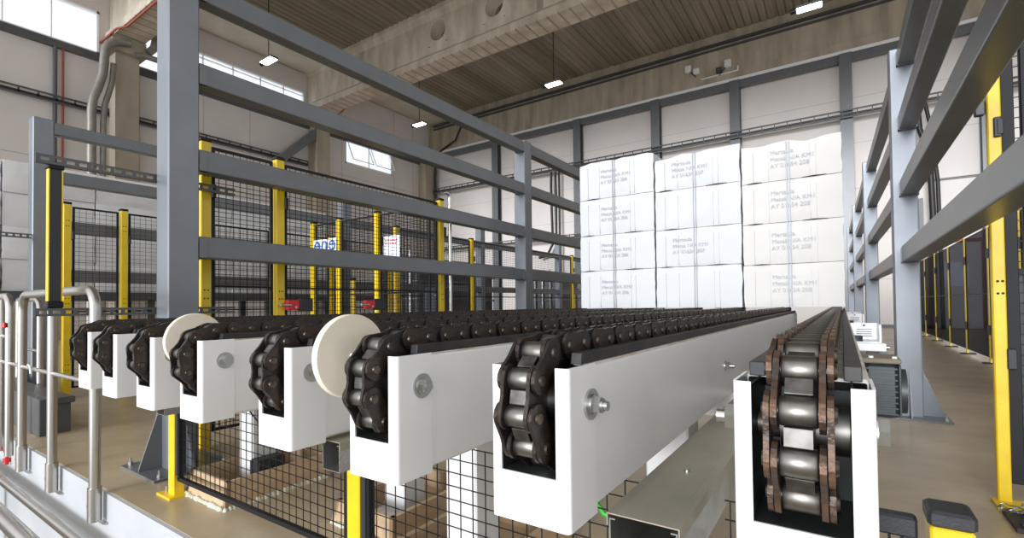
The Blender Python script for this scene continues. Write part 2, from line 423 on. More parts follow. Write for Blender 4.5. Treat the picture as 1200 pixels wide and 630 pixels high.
# junction boxes on the fascia
for (x, z, lab, fl) in ((-5.55, 11.5, 'left white junction box with spotlight on the concrete fascia', 1), (-3.9, 11.3, 'right white junction box on the concrete fascia', -1)):
    t = thing('junction_box', lab, 'junction box', (x,22.56,z))
    local(MB().cbox(x-.13, x+.13, 22.46, 22.62, z-.16, z+.16, .02).build('housing', M['signw']), t)
    local(MB().cbox(x+.35*fl-.12, x+.35*fl+.12, 22.44, 22.62, z-.32, z-.08, .02).build('camera_box', M['signw'] if fl > 0 else M['greyd']), t)
    local(MB().cyl((x+.1*fl,22.5,z-.16), (x+.35*fl,22.5,z-.45), .02, 8).build('cable', M['cab2']), t)
t = MB().cyl((-5.0,22.53,10.90),(-3.5,22.53,10.90), .03, 8).cyl((-3.5,22.53,10.90),(-3.5,22.53,11.1), .03, 8)
tag(t.build('conduit', M['signw']), 'short white conduit between the two junction boxes on the fascia', 'conduit')
# fire extinguisher and sign
t = thing('fire_extinguisher', 'red fire extinguisher hung on the back wall right of the door', 'fire extinguisher', (4.2,22.5,1.2))
local(MB().cyl((4.2,22.6,1.2),(4.2,22.6,1.75), .12, 16).cyl((4.2,22.6,1.75),(4.2,22.6,1.85), .12, 16, .04).build('cylinder', M['red']), t)
local(MB().box(4.13,4.27,22.57,22.63,1.85,1.93).build('valve', M['black']), t)
local(MB().tube([(4.2,22.6,1.9),(4.38,22.58,1.85),(4.4,22.58,1.5),(4.34,22.58,1.3)], .02, 8).build('hose', M['cab2']), t)
t = MB().box(4.02,4.42,22.46,22.48,2.25,2.65).box(4.12,4.2,22.452,22.46,2.32,2.58,1).box(4.24,4.32,22.452,22.46,2.40,2.52,1)
tag(t.build('fire_sign', [M['red'], M['signw']]), 'small square red fire sign above the extinguisher', 'sign')
# pipes on left wall
t = MB().cyl((XL+.12,5.02,0),(XL+.12,5.02,9.74), .032, 8)
tag(t.build('red_pipe', M['redp']), 'thin vertical red pipe on the left wall', 'pipe')
t = MB().cyl((XL+.12,4.82,0),(XL+.12,4.82,9.74), .06, 8)
tag(t.build('grey_pipe', M['greyd']), 'thin vertical grey pipe beside the red pipe on the left wall', 'pipe')
t = thing('duct_pipe', 'thick grey drain duct bending down in front of the left concrete column', 'pipe', (XL+.4,5.9,0))
xx = XL+1.1
local(MB().tube([(xx,6.56,10.30),(xx,6.35,10.27),(xx,6.15,10.2),(xx,5.98,10.05),(xx,5.88,9.83),(xx,5.84,9.45),(xx,5.80,8.92),(xx,5.70,8.5),(xx,5.56,8.05),(xx,5.51,7.6),(xx,5.51,0)], .13, 14).build('duct', M['duct']), t)
local(MB().tube([(xx,6.10,9.4),(xx,6.05,8.7),(xx,5.86,7.9),(xx,5.82,7.3),(xx,5.82,0)], .085, 12).build('second_duct', M['duct']), t)
tb = MB().tube([(xx,6.72,9.95),(xx,6.95,10.04),(xx,7.6,10.05),(xx,9.2,9.9)], .10, 12).tube([(xx,7.30,11.6),(xx,7.33,10.7),(xx,7.27,10.42),(xx,7.1,10.2)], .13, 14)
local(tb.build('branch_pipe', M['duct']), t)
t = MB().tube([(XL,6.05,10.46),(XL+1.5,6.05,10.46),(-19.6,6.2,10.45),(-12,6.2,10.45)], .035, 8)
tag(t.build('red_line', M['redp']), 'red pipe line following the underside of the near concrete girder', 'pipe')
t = MB().beam((XL+.52,12.3,7.65),(XL+.52,14.25,9.5), .34, .36)
tag(t.build('diagonal_brace', M['grey']), 'dark grey diagonal brace beside the far concrete column on the left wall', 'brace')
t = MB().tube([(-20.9,15.0,10.3),(-19,15.0,10.9),(-14,15.0,11.2),(-6,15.0,11.2)], .035, 8)
tag(t.build('red_line', M['redp']), 'red cable sagging behind the far concrete girder', 'cable')
t = MB().tube([(-20.9,22.42,0),(-20.9,22.42,9.0),(-20.8,22.42,10.3),(-20.3,22.42,10.6),(-19.0,22.2,10.9),(-18.4,22.2,11.9)], .06, 8)
tag(t.build('black_cable', M['cab2']), 'black cable curving up the fascia near the left back corner', 'cable')

# ceiling lamps
def lamp(x, y, z, lab):
    t = thing('hanging_lamp', lab, 'lamp', (x,y,z), 'hanging hall lamps')
    local(MB().cbox(x-.33, x+.33, y-.15, y+.15, z+.03, z+.10, .02).build('housing', M['greyd']), t)
    local(MB().box(x-.29, x+.29, y-.12, y+.12, z, z+.03).build('diffuser', M['lamp']), t)
    local(MB().cyl((x-.45,y,z+.03),(x-.33,y,z+.05), .07, 10).build('sensor', M['black']), t)
    local(MB().cyl((x,y,z+.1),(x,y,CEIL-.05), .015, 6).build('rod', M['black']), t)
LW = ((-15.3,8.62,'lit hanging lamp nearest the left clerestory window'), (-15.35,15.5,'lit hanging lamp in the far left corner of the hall'),
      (-8.56,15.5,'lit hanging lamp in front of the middle of the concrete fascia'), (-.6,15.5,'lit hanging lamp at the top right before the fascia'))
for x, y, lab in LW: lamp(x, y, 9.0, lab)

# ------------------------------------------------------------------ chain conveyors
PITCH, RW, ZC = .0655, .106, .815
HW = .168
CONV = [ # right outer x, front y, label
 (.033,.766,'nearest white chain conveyor, rightmost of the row, seen end on'),
 (-.397,.757,'second white chain conveyor from the right, stud and nut on its side'),
 (-.826,.756,'white chain conveyor with the cream disc left of its head, third from the right'),
 (-1.274,.776,'fourth white chain conveyor from the right, left of the large cream disc'),
 (-1.850,.798,'fifth white chain conveyor from the right, half hiding the left cream disc'),
 (-2.250,.797,'sixth white chain conveyor from the right, third from the left end'),
 (-2.713,.817,'second white chain conveyor from the left end of the row'),
 (-3.129,.837,'leftmost and farthest white chain conveyor, beside the steel handrail')]

def oval(p, q, r, n=7, waist=0.):
    """stadium outline around two 2-D points"""
    p, q = Vector(p), Vector(q); d = (q-p).normalized(); a = math.atan2(d.y, d.x)
    pts = []
    for i in range(n+1):
        t = a - PI/2 + PI*i/n; pts.append((q.x+r*math.cos(t), q.y+r*math.sin(t)))
    if waist:
        m = (p+q)/2; nn = Vector((-d.y, d.x)); pts.append(tuple(m+nn*(r-waist)))
    for i in range(n+1):
        t = a + PI/2 + PI*i/n; pts.append((p.x+r*math.cos(t), p.y+r*math.sin(t)))
    if waist:
        pts.append(tuple(m-nn*(r-waist)))
    return pts
L2 = PITCH/2
def outer_link_mb():     # local frame: link centre, along +y
    b = MB()
    for s in (-1, 1):
        b.prism(oval((-L2,0),(L2,0), .0255, waist=.0025), 'x', s*.0325, s*.0395, 0)
        for e in (-L2, L2):
            b.cyl((s*.0395,e,0), (s*.0435,e,0), .0115, 14, .0095, mi=1)
    for e in (-L2, L2): b.cyl((-.0395,e,0), (.0395,e,0), .0085, 8, mi=1)
    return b
def inner_link_mb(rollers):
    b = MB()
    for s in (-1, 1):
        b.prism(oval((-L2,0),(L2,0), .0265, waist=.004), 'x', s*.0235, s*.0310, 0)
    for e in (-L2, L2): b.cyl((-.0235,e,0),(.0235,e,0), .0195 if rollers else .0125, 14, mi=1)
    return b
def roller_mb():
    b = MB()
    n = 20; prof = [(-.0225,.014),(-.0225,.0180),(-.0205,.0198),(.0205,.0198),(.0225,.0180),(.0225,.014)]
    v = []
    for x, r in prof:
        for i in range(n): v.append((x, r*math.cos(2*PI*i/n), r*math.sin(2*PI*i/n)))
    f = []
    for j in range(len(prof)-1):
        for i in range(n): f.append((j*n+i, j*n+(i+1)%n, (j+1)*n+(i+1)%n, (j+1)*n+i))
    b.add(v, f, 0, True); b.add(v, [tuple(range(n)), tuple(range((len(prof)-1)*n, len(prof)*n))], 0)
    return b
proto_outer = outer_link_mb().build('chain_outer_link', [M['chain'], M['pin']])
proto_inner = inner_link_mb(False).build('chain_inner_link', [M['chain'], M['roller']])
proto_rusto = outer_link_mb().build('chain_outer_link', [M['rusty'], M['pin']])
proto_rusti = inner_link_mb(False).build('chain_inner_link', [M['rusty'], M['roller']])
proto_full = inner_link_mb(True).build('chain_inner_link', [M['chain'], M['roller']])
proto_roller = roller_mb().build('roller', M['roller'])
ME = {'ro': proto_rusto.data, 'ri': proto_rusti.data, 'o': proto_outer.data, 'i': proto_inner.data, 'f': proto_full.data, 'r': proto_roller.data}
for o in (proto_rusto, proto_rusti, proto_outer, proto_inner, proto_full, proto_roller):
    COL.objects.unlink(o); bpy.data.objects.remove(o)
for k in ME:      # small bevel look through smooth-ish geometry is kept simple
    pass

def sprocket_mb(cx, cy, ph):
    b = MB(); N = 10; pts = []
    for k in range(N):
        a = math.radians(ph + 36*k)           # roller seat angle
        # seat arc then tooth
        for da, rr in ((-.075, RW-.021), (.075, RW-.021), (.17, RW-.004), (.20, RW+.007), (.428, RW+.007), (.458, RW-.004)):
            pts.append((cy + rr*math.cos(a+da), ZC + rr*math.sin(a+da)))
    b.prism(pts, 'x', cx-.0165, cx+.0165)
    return b
END = 5.9
def conveyor(i, xr, y0, lab):
    xl = xr - HW; cx = xr - HW/2; yc = y0 + .078
    t = thing('chain_conveyor', lab, 'conveyor', (cx, y0, .6), 'row of white chain conveyors')
    T = .004
    end = 8.2 if i == 0 else END
    # body beam (one folded profile)
    r = .007; X0, X1 = xl+.0015, xr-.0015
    path = [(X1-.045,.884), (X1-r,.884)] + arc(X1-r, .884-r, r, 90, 0, 3)[1:] + [(X1,.618), (X1-r,.611), (X0+r,.611), (X0,.618)] + arc(X0+r, .884-r, r, 180, 90, 3) + [(X0+.045,.884)]
    b = MB().sheet(path, 'y', y0+.112, end, -T)
    body = local(b.build('side_beam', M['white']), t)
    b = MB()
    b.box(X1-.044, X1-.001, y0+.112, end, .884, .8855); b.box(X0+.001, X0+.044, y0+.112, end, .884, .8855)
    local(b.build('dusty_flange', M['dirt']), t)
    # end cap: folded sheet with the U slot for the chain
    sl, sr, sb = cx-.0595, cx+.0575, .690
    r = .010; b = MB()
    # lower wrap
    low = [(xl,y0+.114), (xl,y0+r)] + arc(xl+r, y0+r, r, 180, 270, 4)[1:] + arc(xr-r, y0+r, r, 270, 360, 4) + [(xr,y0+.114)]
    b.sheet(low, 'z', .600, sb, T)
    lr = [(sl, y0), (xl+r, y0)] ; lr = [(xl,y0+.114), (xl,y0+r)] + arc(xl+r, y0+r, r, 180, 270, 4)[1:] + [(sl,y0)]
    b.sheet(lr, 'z', sb, .887, T)
    rr = [(sr,y0)] + arc(xr-r, y0+r, r, 270, 360, 4) + [(xr,y0+.114)]
    b.sheet(rr, 'z', sb, .887, T)
    b.box(xl+T, xr-T, y0+.003, y0+.114, .601, .605)
    local(b.build('end_cap', M['white']), t)
    # dark guide box inside the slot
    b = MB()
    b.box(sl-.003, sl-.0005, y0+.0045, y0+.16, sb, .882); b.box(sr+.0005, sr+.003, y0+.0045, y0+.16, sb, .882)
    b.box(sl-.003, sr+.003, y0+.0045, y0+.16, sb-.004, sb)
    b.box(sl-.003, sr+.003, y0+.158, y0+.162, sb, .86)
    local(b.build('guide_box', M['liner']), t)
    # chain track under the rollers and wear strips beside them
    local(MB().box(cx-.018, cx+.018, yc+.06, end, .86, .9005).build('chain_track', M['strip']), t)
    for s in (-1, 1):
        a0, a1 = cx+s*.050, cx+s*.072
        x0_, x1_ = min(a0,a1), max(a0,a1)
        ys = y0+.075
        b = MB()
        b.add([(x0_,ys,.886),(x1_,ys,.886),(x1_,end,.886),(x0_,end,.886),(x0_,ys+.004,.9075),(x1_,ys+.004,.9075),(x1_,end,.9075),(x0_,end,.9075)],
              [(0,3,2,1),(4,5,6,7),(0,1,5,4),(1,2,6,5),(2,3,7,6),(3,0,4,7)])
        local(b.build('wear_strip', M['strip'], bevel=.0015), t)
    # sprocket, hub
    ph = (86, 79.5, 84, 88, 94, 92, 88, 92)[i]
    sp = local(sprocket_mb(cx, yc, ph).build('sprocket', M['tooth'], bevel=.0012), t)
    local(MB().cyl((sl,yc,ZC),(sr,yc,ZC), .020, 18).cyl((cx-.028,yc,ZC),(cx+.056,yc,ZC), .036, 20).build('hub_shaft', M['tooth']), t)
    # chain pins: from below the front round the sprocket, then the top run
    pts = []
    for k in range(5, -1, -1):
        a = math.radians(ph + 36*k); pts.append((yc+RW*math.cos(a), ZC+RW*math.sin(a)))
    y = pts[-1][0]; zt = ZC+RW
    pts[-1] = (y, zt-.0015)
    nlink = int((end - y - .03)/PITCH)
    for k in range(nlink): pts.append((y+(k+1)*PITCH, zt))
    par = (0,1,1,1,0,0,0,0)[i]
    for k in range(len(pts)-1):
        p, q = Vector(pts[k]), Vector(pts[k+1]); m = (p+q)/2; ang = math.atan2(q.y-p.y, q.x-p.x)
        if (k+par) % 2 == 0:
            o = bpy.data.objects.new('chain_outer_link', ME['ro' if i == 0 else 'o'])
        else:
            near = i < 4 and k < 20 + (i == 0)*30
            o = bpy.data.objects.new('chain_inner_link', (ME['ri'] if i == 0 else ME['i']) if near else ME['f'])
            if near:
                for e in (-L2, L2):
                    ro = bpy.data.objects.new('roller', ME['r']); COL.objects.link(ro)
                    ro.parent = o; ro.location = (0, e, 0); ro['label'] = 'polished steel roller'
        COL.objects.link(o); o.parent = t
        o.location = (0, m.x-y0, m.y-.6)
        o.rotation_euler = (ang + random.uniform(-.006,.006), 0, 0)
    # weld joint mark, bolts on the right side face
    kind = {1:'stud',2:'hexw',3:'wash',4:'hexw',6:'wash',5:'wash'}.get(i, None)
    X = xr
    by, bz = y0+.088, .812
    if i == 0:
        b = MB().cyl((X,by-.004,.817),(X+.004,by-.004,.817), .028, 20).hexa((X+.004,by-.004,.817),(X+.017,by-.004,.817), .021)
        b2 = MB().cyl((xl,by-.004,.817),(xl-.005,by-.004,.817), .028, 20).hexa((xl-.005,by-.004,.817),(xl-.024,by-.004,.817), .021).cyl((xl-.024,by-.004,.817),(xl-.038,by-.004,.817), .011, 12)
        local(b.build('axle_nut', M['zinc']), t); local(b2.build('axle_nut', M['zinc']), t)
    elif kind == 'stud':
        b = MB().cyl((X,by,bz),(X+.005,by,bz), .029, 28).cyl((X+.005,by,bz),(X+.010,by,bz), .019, 20).hexa((X+.010,by,bz),(X+.024,by,bz), .0165).cyl((X+.024,by,bz),(X+.028,by,bz), .012, 16).cyl((X+.028,by,bz),(X+.036,by,bz), .009, 14)
        local(b.build('axle_nut', M['zinc']), t)
    elif kind == 'hexw':
        b = MB().cyl((X,by-.008,bz),(X+.004,by-.008,bz), .029, 28).cyl((X+.004,by-.008,bz),(X+.007,by-.008,bz), .021, 24).hexa((X+.007,by-.008,bz),(X+.021,by-.008,bz), .0165).cyl((X+.021,by-.008,bz),(X+.023,by-.008,bz), .010, 16)
        local(b.build('axle_bolt', M['zinc']), t)
    elif kind == 'wash':
        b = MB().cyl((X,by-.02,bz+.0),(X+.005,by-.02,bz), .027, 28).hexa((X+.005,by-.02,bz),(X+.014,by-.02,bz), .013)
        local(b.build('axle_bolt', M['zinc']), t)
    if i in (1, 2, 3):
        for yy in (2.12, 3.9):
            b = MB().cyl((X-.002,yy,.745),(X+.003,yy,.745), .020, 16).hexa((X+.003,yy,.745),(X+.018,yy,.745), .017).cyl((X+.018,yy,.745),(X+.034,yy,.745), .009, 10)
            local(b.build('side_bolt', M['zinc']), t)
    return t
convs = [conveyor(i, *c) for i, c in enumerate(CONV)]

# cream plastic discs
def disc(x, y, z, r, lab, far):
    t = thing('plastic_disc', lab, 'wheel', (x,y,z), 'cream plastic discs')
    b = MB(); n = 56; prof = [(x-.010,r-.002),(x-.008,r),(x+.008,r),(x+.010,r-.002)]
    v = []
    for px, pr in prof:
        for k in range(n): v.append((px, y+pr*math.cos(2*PI*k/n), z+pr*math.sin(2*PI*k/n)))
    for j in range(3): b.add(v, [(j*n+k, j*n+(k+1)%n, (j+1)*n+(k+1)%n, (j+1)*n+k) for k in range(n)], 0, j == 1)
    b.add(v, [tuple(range(n)), tuple(range(3*n, 4*n))], 0)
    local(b.build('disc', M['poly']), t)
    local(MB().cyl((x+.008,y,z-.045),(far,y,z-.045), .014, 16).build('axle', M['zinc']), t)
disc(-1.04, .80, .875, .106, 'large cream plastic disc between the third and fourth conveyors from the right', -.9935)
disc(-2.075, .875, .875, .106, 'cream plastic disc mostly hidden behind the fifth conveyor from the right', -2.0175)

# galvanised cable channels between the beams
def cchan(x0, x1, y0, z0, z1, lab, ye=4.6):
    t = thing('cable_channel', lab, 'cable channel', (x0,y0,z0), 'galvanised cable channels under the conveyors')
    b = MB(); T = .0025
    b.sheet([(x0+.012,z1-.008),(x0,z1-.008),(x0,z0),(x1,z0),(x1,z1-.008),(x1-.012,z1-.008)], 'y', y0, ye, T)
    local(b.build('trough', M['galv']), t)
    b = MB().sheet([(x0-.002,z1-.022),(x0-.002,z1),(x1+.002,z1),(x1+.002,z1-.022)], 'y', y0-.002, ye, T)
    b.prism([(x0+.012,z1),(x0+.015,z1+.003),(x0+.018,z1)], 'y', y0, ye); b.prism([(x1-.018,z1),(x1-.015,z1+.003),(x1-.012,z1)], 'y', y0, ye)
    local(b.build('lid', M['lid']), t)
    for yy in ((y0+.32, y0+1.3) if ye > 3 else (y0+.3,)):
        b = MB().cyl(((x0+x1)/2,yy,z1),((x0+x1)/2,yy,z1+.003), .011, 16).cyl(((x0+x1)/2,yy,z1+.003),((x0+x1)/2,yy,z1+.006), .007, 12)
        local(b.build('screw', M['zinc']), t)
cchan(-.382, -.252, .89, .49, .595, 'wide galvanised cable channel between the two nearest conveyors')
cchan(-1.315, -1.235, .9075, .51, .598, 'narrow galvanised cable channel under the fourth conveyor from the right')
cchan(-2.66, -2.58, .96, .51, .598, 'galvanised cable channel under the sixth conveyor from the right')
cchan(-3.76, -3.68, 1.02, .51, .598, 'galvanised cable channel end left of the leftmost conveyor', 1.55)

# white support legs
def leg(x, y, s, lab, z0=.0):
    t = thing('support_leg', lab, 'support', (x,y,z0), 'white conveyor support legs')
    local(MB().cbox(x, x+s, y, y+s, z0, .608, .006).build('leg_post', M['white']), t)
    local(MB().box(x-.04, x+s+.04, y-.04, y+s+.04, z0, z0+.015).build('foot_plate', M['white']), t)
leg(-2.83, 1.42, .14, 'white support leg standing in the near-left timber frame')
leg(-1.86, 1.62, .14, 'white support leg behind the middle yellow fence post')
leg(-1.20, 1.33, .14, 'broad white support leg below the third conveyor from the right')
leg(-.56, 1.62, .14, 'white support leg below the second conveyor from the right')
leg(-.12, 1.62, .14, 'white support leg below the rightmost conveyor')
for k, x in enumerate((-3.28, -2.4, -1.5, -.56, -.12)):
    t = MB().cbox(x, x+.14, 4.9, 5.04, 0, .608, .006)
    tag(t.build('support_leg', M['white']), ['far white support leg of the leftmost conveyor','far white support leg second from the left','far white support leg in the middle of the row','far white support leg fourth from the left','far white support leg of the rightmost conveyor'][k], 'support', 'white conveyor support legs')
for k, yy in enumerate((2.3, 5.2)):
    t = MB().box(-3.35, .09, yy, yy+.1, .5, .608)
    tag(t.build('cross_beam', M['white']), ['near white cross beam carrying the conveyors','far white cross beam carrying the conveyors'][k], 'beam')

# timber formwork frames with foam
def timber(x0, x1, y0, y1, h, lab):
    t = thing('timber_frame', lab, 'formwork', (x0,y0,0), 'timber formwork frames')
    k = .02; T = .022
    for (a, c) in (((x0,y0),(x1,y0)), ((x0,y1),(x1,y1)), ((x0,y0),(x0,y1)), ((x1,y0),(x1,y1))):
        b = MB()
        cx, cy = (x0+x1)/2, (y0+y1)/2
        def sh(p, z): 
            s = 1 if z == 0 else 0
            return (p[0]+(k if p[0] > cx else -k)*s, p[1]+(k if p[1] > cy else -k)*s, z)
        d = Vector((c[0]-a[0], c[1]-a[1])); n_ = Vector((-d.y, d.x)).normalized()
        if (Vector((cx,cy))-Vector(a)).dot(n_) < 0: n_ = -n_
        A0, C0, A1, C1 = Vector(sh(a,0)), Vector(sh(c,0)), Vector(sh(a,h)), Vector(sh(c,h)); N = Vector((n_.x,n_.y,0))*T
        b.add([A0,C0,C1,A1,A0+N,C0+N,C1+N,A1+N], [(0,1,2,3),(7,6,5,4),(0,4,5,1),(1,5,6,2),(2,6,7,3),(3,7,4,0)])
        local(b.build('board', M['wood']), t)
    b = MB(); rnd = random.Random(int(abs(x0)*100))
    def blob(px, py):
        r = rnd.uniform(.010,.018)
        n = 7; v = [(px,py,r*1.3)]
        for ring in (.6, 1.0):
            for i in range(n):
                an = 2*PI*i/n; v.append((px+r*ring*math.cos(an), py+r*ring*math.sin(an), r*1.3*(.75 if ring < 1 else 0)))
        f = [(0,1+i,1+(i+1)%n) for i in range(n)] + [(1+i,1+n+i,1+n+(i+1)%n,1+(i+1)%n) for i in range(n)]
        b.add(v, f, 0, True)
    q = x0
    while q < x1: blob(q, y0-k-.006); q += rnd.uniform(.014,.026)
    q = y0-k
    while q < y1: blob(x1+k+.006, q); q += rnd.uniform(.014,.026)
    fo = local(b.build('foam_seam', M['foam']), t)
timber(-2.95, -2.56, 1.225, 1.80, .13, 'timber formwork frame around the foot of the near-left support leg')
timber(-1.98, -1.60, 1.44, 2.0, .10, 'timber formwork frame behind the middle yellow fence post')
timber(-1.40, -.98, 1.24, 1.85, .13, 'timber formwork frame around the broad support leg')
timber(-.62, -.30, 1.5, 1.95, .10, 'timber formwork frame below the second conveyor from the right')
t = thing('electric_box', 'black electric box on the floor beside the near-left support leg', 'box', (-2.64,1.48,0))
local(MB().cbox(-2.685, -2.60, 1.40, 1.56, .06, .18, .008).build('housing', M['blackp']), t)
local(MB().box(-2.67, -2.62, 1.42, 1.54, 0, .06).build('stand', M['black']), t)
t = MB().tube([(-2.60,1.36,.55),(-2.56,1.34,.46),(-2.46,1.33,.42),(-2.34,1.33,.45),(-2.28,1.34,.55)], .004, 6)
tag(t.build('hanging_cable', M['cab2']), 'thin black cable looping below the fifth conveyor from the right', 'cable')
t = MB().tube([(-.70,1.45,.50),(-.62,1.30,.49),(-.565,1.22,.475),(-.53,1.20,.45),(-.45,1.22,.42),(-.40,1.4,.42)], .007, 8)
tag(t.build('green_cable', M['green']), 'bright green cable below the second conveyor from the right', 'cable')

# ------------------------------------------------------------------ steel guard frames
LV = [1.33, 1.90, 2.47, 3.03]; RH = .14
def frame(name, label, posts, railx0, railx1, gus, skew=0., px=None):
    """posts: list of (x0,x1,y0,y1)"""
    t = thing(name, label, 'steel frame', (posts[0][0], posts[0][2], 0))
    for k, (x0,x1,y0,y1) in enumerate(posts):
        p = local(MB().cbox(x0,x1,y0,y1,0,3.19,.008).build('post', M['post']), t)
        c = MB().box(x0-.17, x1+.17, y0-.13, y1+.13, 0, .015)
        q = c.build('base_plate', M['grey'], p)
        g = MB(); ym = (y0+y1)/2; xm = (x0+x1)/2
        g.prism([(x0,.0),(x0-.15,.0),(x0-.15,.03),(x0,.42)], 'y', ym-.006, ym+.006)
        g.prism([(x1,.0),(x1+.15,.0),(x1+.15,.03),(x1,.42)], 'y', ym-.006, ym+.006)
        g.prism([(y0,.0),(y0-.12,.0),(y0-.12,.03),(y0,.42)], 'x', xm-.006, xm+.006)
        g.build('gusset', M['post'], p)
        for sx in (x0-.13, x1+.13):
            for sy in (y0-.09, y1+.09):
                MB().hexa((sx,sy,.015),(sx,sy,.035), .014).cyl((sx,sy,.035),(sx,sy,.06), .007, 8).build('anchor_bolt', M['zinc'], p)
        ends = ([] if k == 0 else [(y0-.045, y0)]) + ([] if k == len(posts)-1 else [(y1, y1+.045)])
        for z in LV:
            for (ya, yb) in ends:
                cl = MB(); a0, a1 = railx0((ya+yb)/2), railx1((ya+yb)/2); e = .007
                cl.box(a0-e, a0-.0005, ya, yb, z-e, z+RH*.8); cl.box(a1+.0005, a1+e, ya, yb, z-e, z+RH*.8); cl.box(a0-e, a1+e, ya, yb, z-e, z-.0005)
                cl.build('rail_bracket', M['grey'], p)
    for k in range(len(posts)-1):
        ya, yb = posts[k][3], posts[k+1][2]
        for z in LV:
            b = MB()
            v = []
            for yy in (ya+.001, yb-.001):
                v += [(railx0(yy),yy,z),(railx1(yy),yy,z),(railx1(yy),yy,z+RH),(railx0(yy),yy,z+RH)]
            b.add(v, [(0,1,2,3),(7,6,5,4),(0,4,5,1),(1,5,6,2),(2,6,7,3),(3,7,4,0)])
            local(b.build('rail', M['grey'], bevel=.008), t)
    return t
LP = [(-3.62,-3.45,1.30,1.48),(-3.62,-3.45,5.42,5.60),(-3.62,-3.45,9.5,9.68),(-3.62,-3.45,13.6,13.78),(-3.62,-3.45,17.7,17.88)]
frame('guard_railing', 'grey steel post and rail frame left of the conveyors, large post in front', LP, lambda y: -3.57, lambda y: -3.455, True)
def rx(y): return 0 if y < 5.5 else -(y-5.5)*.019
RP = [(.375,.55,1.2,1.375)] + [(.375+rx(y),.55+rx(y),y,y+.175) for y in (5.36,9.46,13.56,17.66)]
frame('guard_railing', 'grey steel post and rail frame on the right side of the conveyors', RP, lambda y: .43+rx(y), lambda y: .546+rx(y), True)
FP = [(-7.68,-7.50,y,y+.18) for y in (1.5,5.6,9.7,13.8,17.9)]
frame('guard_railing', 'grey steel post and rail frame farther left, in front of the wrapped bales', FP, lambda y: -7.62, lambda y: -7.505, True)

# slotted struts and light curtains
def strut(x, y0, y1, z, lab, h=.045):
    b = MB()
    b.box(x-.002, x+.002, y0, y1, z, z+h*.3); b.box(x-.002, x+.002, y0, y1, z+h*.7, z+h)
    y = y0
    while y < y1-.02:
        b.box(x-.002, x+.002, y, y+.02, z+h*.3, z+h*.7); y += .055
    b.box(x-.03, x-.002, y0, y1, z, z+.002); b.box(x-.03, x-.002, y0, y1, z+h-.002, z+h)
    tag(b.build('slotted_strut', M['greyd']), lab, 'bracket', 'slotted steel struts')
strut(-3.645, .74, 1.80, 1.815, 'upper slotted steel strut reaching out from the large left post', .05)
strut(-3.645, .74, 1.80, .965, 'lower slotted steel strut at conveyor height behind the large left post', .045)
strut(-7.48, .9, 1.495, 1.80, 'thin dark slotted strut at the far left edge', .05)
t = thing('light_curtain', 'yellow and black light curtain hanging between the two slotted struts', 'light curtain', (-3.68,.82,1.0))
local(MB().box(-3.70,-3.65,.795,.800,1.05,1.79).box(-3.70,-3.65,.852,.857,1.05,1.79).box(-3.70,-3.695,.795,.857,1.05,1.79).build('housing', M['yellow']), t)
local(MB().box(-3.694,-3.655,.8005,.8515,1.05,1.79).build('sensor_window', M['blackp']), t)
local(MB().cbox(-3.705,-3.648,.79,.862,1.79,1.835,.005).build('top_cap', M['black']), t)
local(MB().cbox(-3.705,-3.648,.79,.862,1.01,1.05,.005).build('bottom_cap', M['black']), t)

# ------------------------------------------------------------------ mesh fences
def mesh_panel(p, q, z0, z1, sx, sz, wr=.002, midbars=()):
    """welded wire panel with black frame between points p and q (2-D)"""
    p, q = Vector((*p,0)), Vector((*q,0)); d = (q-p); L = d.length; d.normalize(); n_ = Vector((-d.y,d.x,0))
    fr = MB(); Z = Vector((0,0,1))
    fr.beam(p+Z*z0, q+Z*z0, .018, .02); fr.beam(p+Z*z1, q+Z*z1, .018, .02)
    for o in (p+d*.01, q-d*.01): fr.beam(o+Z*z0, o+Z*z1, .02, .02)
    for zb in midbars: fr.beam(p+Z*zb, q+Z*zb, .014, .016)
    wm = MB()
    k = int(L/sx)
    for i in range(1, k):
        o = p+d*(i*L/k); wm.beam(o+Z*z0, o+Z*z1, wr*2, wr*2)
    k = int((z1-z0)/sz)
    for i in range(1, k):
        o = Z*(z0+i*(z1-z0)/k) + n_*wr; wm.beam(p+o, q+o, wr*2, wr*2)
    return fr, wm
def fence_post(x, y, z1, s=.07, alongx=False, z0=0, foot=True):
    b = MB().cbox(x-s/2, x+s/2, y-s/2, y+s/2, z0, z1, .004)
    if foot:
        b.box(x-.09 if not alongx else x-s/2, x+.05, y-.06, y+.05, 0, .012)
    return b
def fence(label, pts, z1, z0=.12, sx=.05, sz=.035, s=.07, panels=None, wr=.002, mid=(), group=None, skip=()):
    t = thing('mesh_fence', label, 'fence', (pts[0][0], pts[0][1], 0), group)
    for k, (x, y) in enumerate(pts):
        if k in skip: continue
        pb = fence_post(x, y, z1, s)
        for z in (z0+.2, z0+.95, z1-.25):
            for dz in (0,.06):
                for dy in (-.012,.012): pb.cyl((x+s/2-.003,y+dy,z+dz),(x+s/2+.001,y+dy,z+dz), .006, 8, mi=1)
        po = local(pb.build('post', [M['yellow'], M['hole']]), t)
        MB().cbox(x-s/2-.003, x+s/2+.003, y-s/2-.003, y+s/2+.003, z1, z1+.025, .004).build('post_cap', M['black'], po)
        for z in (z0+.35, z1-.35): MB().cbox(x-s/2-.012, x+s/2+.012, y+s/2-.002, y+s/2+.03, z-.05, z+.05, .004).build('panel_clamp', M['blackp'], po)
    for k in range(len(pts)-1):
        if panels is not None and k not in panels: continue
        a, c = Vector(pts[k]), Vector(pts[k+1]); d = (c-a).normalized()
        fr, wm = mesh_panel(tuple(a+d*(s/2+.015)), tuple(c-d*(s/2+.015)), z0, z1-.03, sx, sz, wr, mid)
        fo = local(fr.build('mesh_panel', M['black']), t)
        wm.build('wire_mesh', M['black'], fo)
    return t
